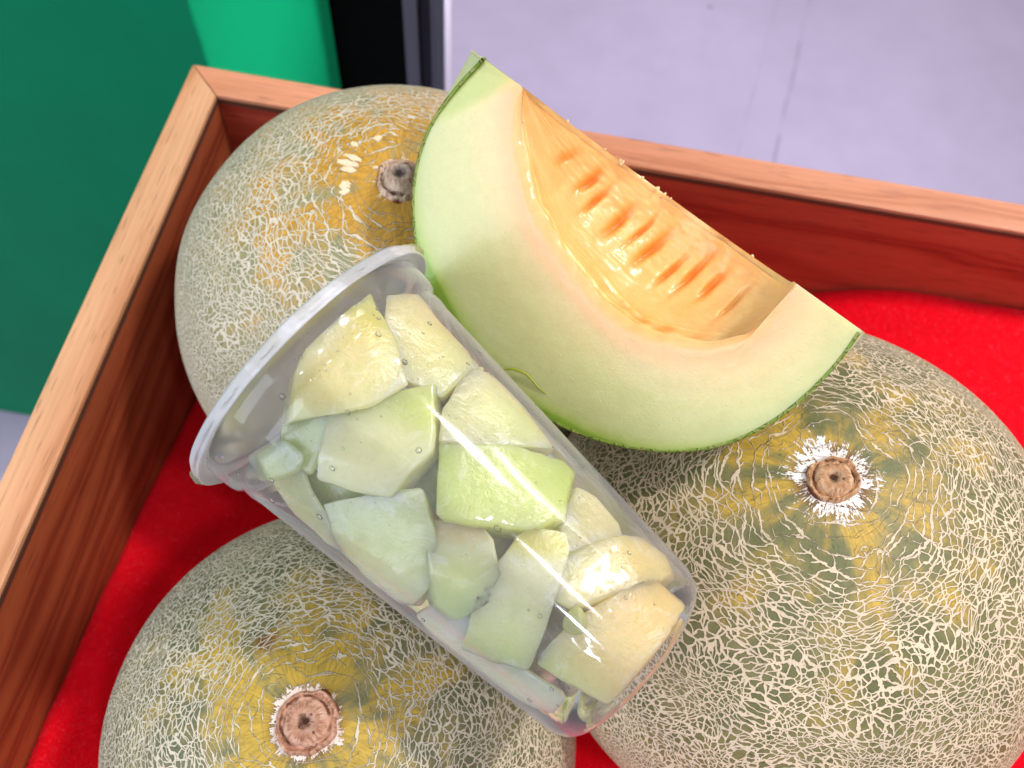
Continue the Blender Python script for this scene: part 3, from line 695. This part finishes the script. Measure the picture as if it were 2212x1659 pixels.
# ------------------------------------------------------------------ melon chunks in the cup
def hit_cup(px, py, inset):
    d = ray(px, py); o = camc; dc = (d@rot); lo, hi = None, None
    for t in np.linspace(.12, .32, 1601):
        q = o+dc*t
        rr = math.hypot(q[0], q[1])
        if 0 < q[2] < CL and rr < crad(q[2])-inset: return q
    return None
chunk_m = flesh_mat('chunk_flesh', True, wet=.6, sss=1.0, chunk=True)
GRN, PALE, CREAM, PEACH, YEL = (192, 210, 118), (220, 224, 158), (226, 216, 150), (238, 202, 136), (228, 210, 112)
WHT = (232, 230, 184); G2 = (202, 216, 130)
def chunk(poly, inset, tilt, depth, c0, c1, gdir, label, rnd=.0013, seed=0, bands=None):
    """poly: outline of the face turned to the wall of the cup; tilt leans that face (towards picture right, towards picture up)"""
    cx = sum(p[0] for p in poly)/len(poly); cy = sum(p[1] for p in poly)/len(poly)
    poly = [(x+7*(x-cx)/max(1, math.hypot(x-cx, y-cy))+.02*(x-cx), y+7*(y-cy)/max(1, math.hypot(x-cx, y-cy))+.02*(y-cy)) for x, y in poly]
    c = None; k = 0
    while c is None and k < 20:
        c = hit_cup(cx+(1000-cx)*k*.03, cy+(1080-cy)*k*.03, inset); k += 1
    vd = -np.array(ray(cx, cy)@rot); vd /= np.linalg.norm(vd)
    rn = np.array([c[0], c[1], 0]); rn /= np.linalg.norm(rn)
    Rc, Uc = R_@rot, V_@rot
    n = vd*.55+rn*.45+Rc*tilt[0]+Uc*tilt[1]; n /= np.linalg.norm(n)
    front = []
    for x, y in poly:
        d = ray(x, y)@rot; t = ((c-camc)@n)/(d@n); front.append(camc+d*t)
    back = []
    cen = sum(front)/len(front)
    sa = seed*2.3+3.6; shv = (Rc*math.cos(sa)*.0035+Uc*(math.sin(sa)*.0025-.0015))
    for q in front: back.append(cen+(q-cen)*1.0-vd*depth+shv)
    bm = bmesh.new(); F = [bm.verts.new(q) for q in front]; Bk = [bm.verts.new(q) for q in back]; m = len(F)
    bm.faces.new(F); bm.faces.new(Bk[::-1])
    for i in range(m): bm.faces.new((F[i], Bk[i], Bk[(i+1) % m], F[(i+1) % m]))
    bmesh.ops.recalc_face_normals(bm, faces=bm.faces[:])
    bmesh.ops.bevel(bm, geom=bm.edges[:], offset=rnd, segments=3, affect='EDGES', profile=.6, clamp_overlap=True)
    bmesh.ops.triangulate(bm, faces=[f for f in bm.faces if len(f.verts) > 4])
    bmesh.ops.subdivide_edges(bm, edges=[e for e in bm.edges if e.calc_length() > .004], cuts=2, use_grid_fill=True)
    bmesh.ops.subdivide_edges(bm, edges=[e for e in bm.edges if e.calc_length() > .0035], cuts=1, use_grid_fill=True)
    bm.normal_update()
    for v in bm.verts:
        q = v.co; v.co = q+v.normal*(.0003*noise.noise(q*260+Vector((seed, 0, 0)))+.0007*noise.noise(q*75+Vector((0, seed, 0))))
    for v in bm.verts:                            # pressed against the wall
        q = v.co; q.z = min(max(q.z, .006), CL-.0036); lim = crad(max(q.z, .012))-.0003
        rr = math.hypot(q.x, q.y)
        if rr > lim: q.x *= lim/rr; q.y *= lim/rr
    Wc = from_cup(np.array([tuple(v.co) for v in bm.verts])); ce = Wc.mean(0)
    for v, q in zip(bm.verts, Wc): v.co = Vector(q-ce)
    me = bpy.data.meshes.new('melon_chunk'); bm.normal_update(); bm.to_mesh(me); bm.free()
    o = link('melon_chunk', me, chunk_m, None, True, tuple(ce))
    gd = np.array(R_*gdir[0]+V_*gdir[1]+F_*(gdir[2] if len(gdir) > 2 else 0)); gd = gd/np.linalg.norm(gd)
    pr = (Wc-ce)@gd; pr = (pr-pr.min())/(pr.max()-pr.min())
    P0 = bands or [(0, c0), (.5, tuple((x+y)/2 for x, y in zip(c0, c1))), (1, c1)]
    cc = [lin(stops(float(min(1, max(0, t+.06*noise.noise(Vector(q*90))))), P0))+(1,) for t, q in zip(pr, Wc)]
    ca = me.color_attributes.new('pigment', 'FLOAT_COLOR', 'POINT'); ca.data.foreach_set('color', np.array(cc, dtype=np.float32).ravel())
    tag(o, label, 'melon chunk', 'melon chunks in the plastic cup')
    return o
CH = [
 ([(697,668),(745,640),(803,633),(832,700),(878,828),(800,870),(722,884),(628,905),(652,800)], .0012, (.05,.1), .016, G2, CREAM, (.3,1), 'big cream chunk with a yellow top near the lid of the cup', [(0,PALE),(.25,CREAM),(.62,(236,218,158)),(.8,YEL),(1,YEL)]),
 ([(840,642),(900,628),(950,690),(1030,782),(1000,800),(952,850),(880,815),(850,740),(835,690)], .0010, (.15,.1), .016, PALE, CREAM, (-.5,1), 'long cream chunk against the upper right wall of the cup', [(0,PALE),(.5,CREAM),(1,(236,214,158))]),
 ([(715,888),(820,862),(932,832),(930,920),(925,972),(880,1015),(835,1066),(760,1052),(678,1030),(700,960)], .0020, (-.05,.2), .015, WHT, G2, (.3,1), 'blocky white green chunk in the middle of the cup below the big cream one', [(0,WHT),(.55,WHT),(.75,G2),(1,G2)]),
 ([(612,925),(690,895),(712,905),(700,955),(672,1020),(640,1005),(615,975)], .0060, (-.2,0), .012, GRN, G2, (0,1), 'green chunk half hidden near the left wall of the cup', [(0,G2),(1,(182,206,126))]),
 ([(560,985),(612,958),(650,985),(640,1015),(590,1035)], .0025, (-.3,0), .010, PALE, G2, (0,1), 'small pale chunk nearest the lower end of the lid', [(0,G2),(1,(206,218,180))]),
 ([(958,950),(962,880),(1015,800),(1060,806),(1120,862),(1165,915),(1198,962),(1080,958)], .0014, (.15,.15), .016, G2, PALE, (-1,.2), 'smooth pale triangular chunk against the right wall halfway down', [(0,PALE),(.45,PALE),(.7,(228,220,170)),(1,(234,216,160))]),
 ([(955,958),(1080,962),(1205,975),(1228,1002),(1215,1060),(1212,1108),(1150,1142),(1050,1128),(950,1108),(950,1030)], .0008, (.05,0), .012, G2, GRN, (1,0), 'bright green square chunk with a wet face in the middle of the cup', [(0,(176,206,100)),(.15,G2),(.8,G2),(1,(178,208,96))]),
 ([(700,1092),(800,1072),(905,1062),(930,1150),(938,1240),(880,1300),(840,1292),(780,1235),(735,1180)], .0022, (-.15,-.1), .016, WHT, PALE, (.3,1), 'large smooth white green chunk against the lower left wall', [(0,(232,228,204)),(.5,PALE),(1,(204,218,168))]),
 ([(582,1032),(655,1005),(668,1060),(700,1110),(735,1185),(700,1165),(640,1110)], .0030, (-.35,-.1), .010, YEL, PALE, (0,1), 'yellow green strip of melon along the lower left wall', [(0,PALE),(1,(216,212,140))]),
 ([(922,1150),(940,1130),(1030,1128),(1062,1170),(1072,1240),(1045,1300),(1000,1335),(955,1300),(935,1240)], .0018, (0,.15), .014, G2, PEACH, (0,1), 'chunk with a peach coloured top below the green square chunk', [(0,(190,208,150)),(.55,PALE),(.78,WHT),(.86,PEACH),(1,PEACH)]),
 ([(1122,1160),(1150,1146),(1225,1152),(1228,1190),(1205,1260),(1180,1340),(1150,1425),(1080,1405),(1008,1372),(1040,1290),(1075,1225)], .0008, (0,0), .015, WHT, YEL, (.2,1), 'upright pillar shaped chunk with a yellow end in the lower cup', [(0,(188,208,130)),(.25,PALE),(.6,(222,222,184)),(.82,WHT),(.9,YEL),(1,YEL)]),
 ([(1222,1205),(1300,1170),(1375,1150),(1420,1180),(1440,1225),(1395,1262),(1320,1280),(1240,1310),(1200,1290)], .0016, (.1,.1), .014, CREAM, PEACH, (1,0), 'peach cream chunk against the right wall near the bottom of the cup', [(0,CREAM),(1,PEACH)]),
 ([(1158,1432),(1240,1345),(1330,1290),(1400,1255),(1440,1290),(1470,1312),(1440,1370),(1400,1415),(1350,1480),(1310,1520),(1240,1480)], .0006, (.1,-.15), .016, G2, PEACH, (.8,.7), 'large wet orange cream chunk in the bottom corner of the cup', [(0,G2),(.12,(214,212,148)),(.4,(232,210,146)),(.8,PEACH),(1,(240,196,128))]),
 ([(905,1335),(960,1302),(1010,1332),(1060,1405),(1140,1450),(1215,1500),(1185,1540),(1090,1492),(965,1400)], .0020, (-.2,-.2), .012, WHT, PALE, (0,1), 'white chunk low against the left wall near the bottom', [(0,WHT),(1,(226,226,206))]),
 ([(1215,1125),(1250,1055),(1290,1080),(1330,1130),(1340,1160),(1270,1180),(1225,1195)], .0040, (.25,.1), .010, CREAM, PEACH, (1,0), 'small cream chunk beside the right wall above the peach one', [(0,CREAM),(1,(232,208,158))]),
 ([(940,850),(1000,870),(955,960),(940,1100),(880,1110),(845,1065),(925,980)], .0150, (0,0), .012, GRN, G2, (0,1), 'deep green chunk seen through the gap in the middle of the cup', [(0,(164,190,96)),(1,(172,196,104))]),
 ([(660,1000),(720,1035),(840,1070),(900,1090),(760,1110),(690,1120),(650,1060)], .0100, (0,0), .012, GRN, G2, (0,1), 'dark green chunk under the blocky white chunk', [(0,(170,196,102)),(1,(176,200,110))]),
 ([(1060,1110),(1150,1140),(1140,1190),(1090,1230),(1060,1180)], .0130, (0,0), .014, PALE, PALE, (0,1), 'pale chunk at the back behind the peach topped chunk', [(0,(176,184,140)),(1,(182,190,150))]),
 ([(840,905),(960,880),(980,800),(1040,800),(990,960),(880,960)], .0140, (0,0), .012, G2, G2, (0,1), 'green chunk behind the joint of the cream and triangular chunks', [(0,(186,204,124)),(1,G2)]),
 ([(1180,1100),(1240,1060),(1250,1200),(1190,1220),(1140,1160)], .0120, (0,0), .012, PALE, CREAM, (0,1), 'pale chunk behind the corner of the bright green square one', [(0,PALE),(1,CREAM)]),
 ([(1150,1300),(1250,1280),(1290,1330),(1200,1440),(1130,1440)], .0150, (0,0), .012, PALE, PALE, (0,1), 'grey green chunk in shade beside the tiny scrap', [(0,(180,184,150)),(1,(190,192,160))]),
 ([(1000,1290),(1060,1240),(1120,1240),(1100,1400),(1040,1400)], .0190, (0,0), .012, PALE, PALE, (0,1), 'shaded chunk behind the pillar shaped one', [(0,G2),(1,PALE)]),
]
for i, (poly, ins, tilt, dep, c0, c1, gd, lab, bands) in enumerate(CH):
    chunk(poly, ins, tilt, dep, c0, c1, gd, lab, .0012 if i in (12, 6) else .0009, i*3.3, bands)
# one loose seed shaped scrap stuck to the wall
q = hit_cup(1243, 1340, .0008); q2 = from_cup(q)
bm = bmesh.new(); bmesh.ops.create_uvsphere(bm, u_segments=20, v_segments=12, radius=1)
for v in bm.verts:
    k = 1-.35*v.co.y; v.co = Vector((v.co.x*.0027*k, v.co.y*.0033, v.co.z*.0007))
o = frombm('melon_scrap', bm, plain('scrap_green', (176, 182, 112), .3), None, True, tuple(q2)); rn = np.array([q[0], q[1], 0]); rn /= np.linalg.norm(rn)
o.rotation_mode = 'QUATERNION'; o.rotation_quaternion = Vector((0, 0, 1)).rotation_difference(Vector(rn@rot.T))
tag(o, 'tiny green scrap of melon stuck to the cup wall above the bottom chunk', 'melon scrap')
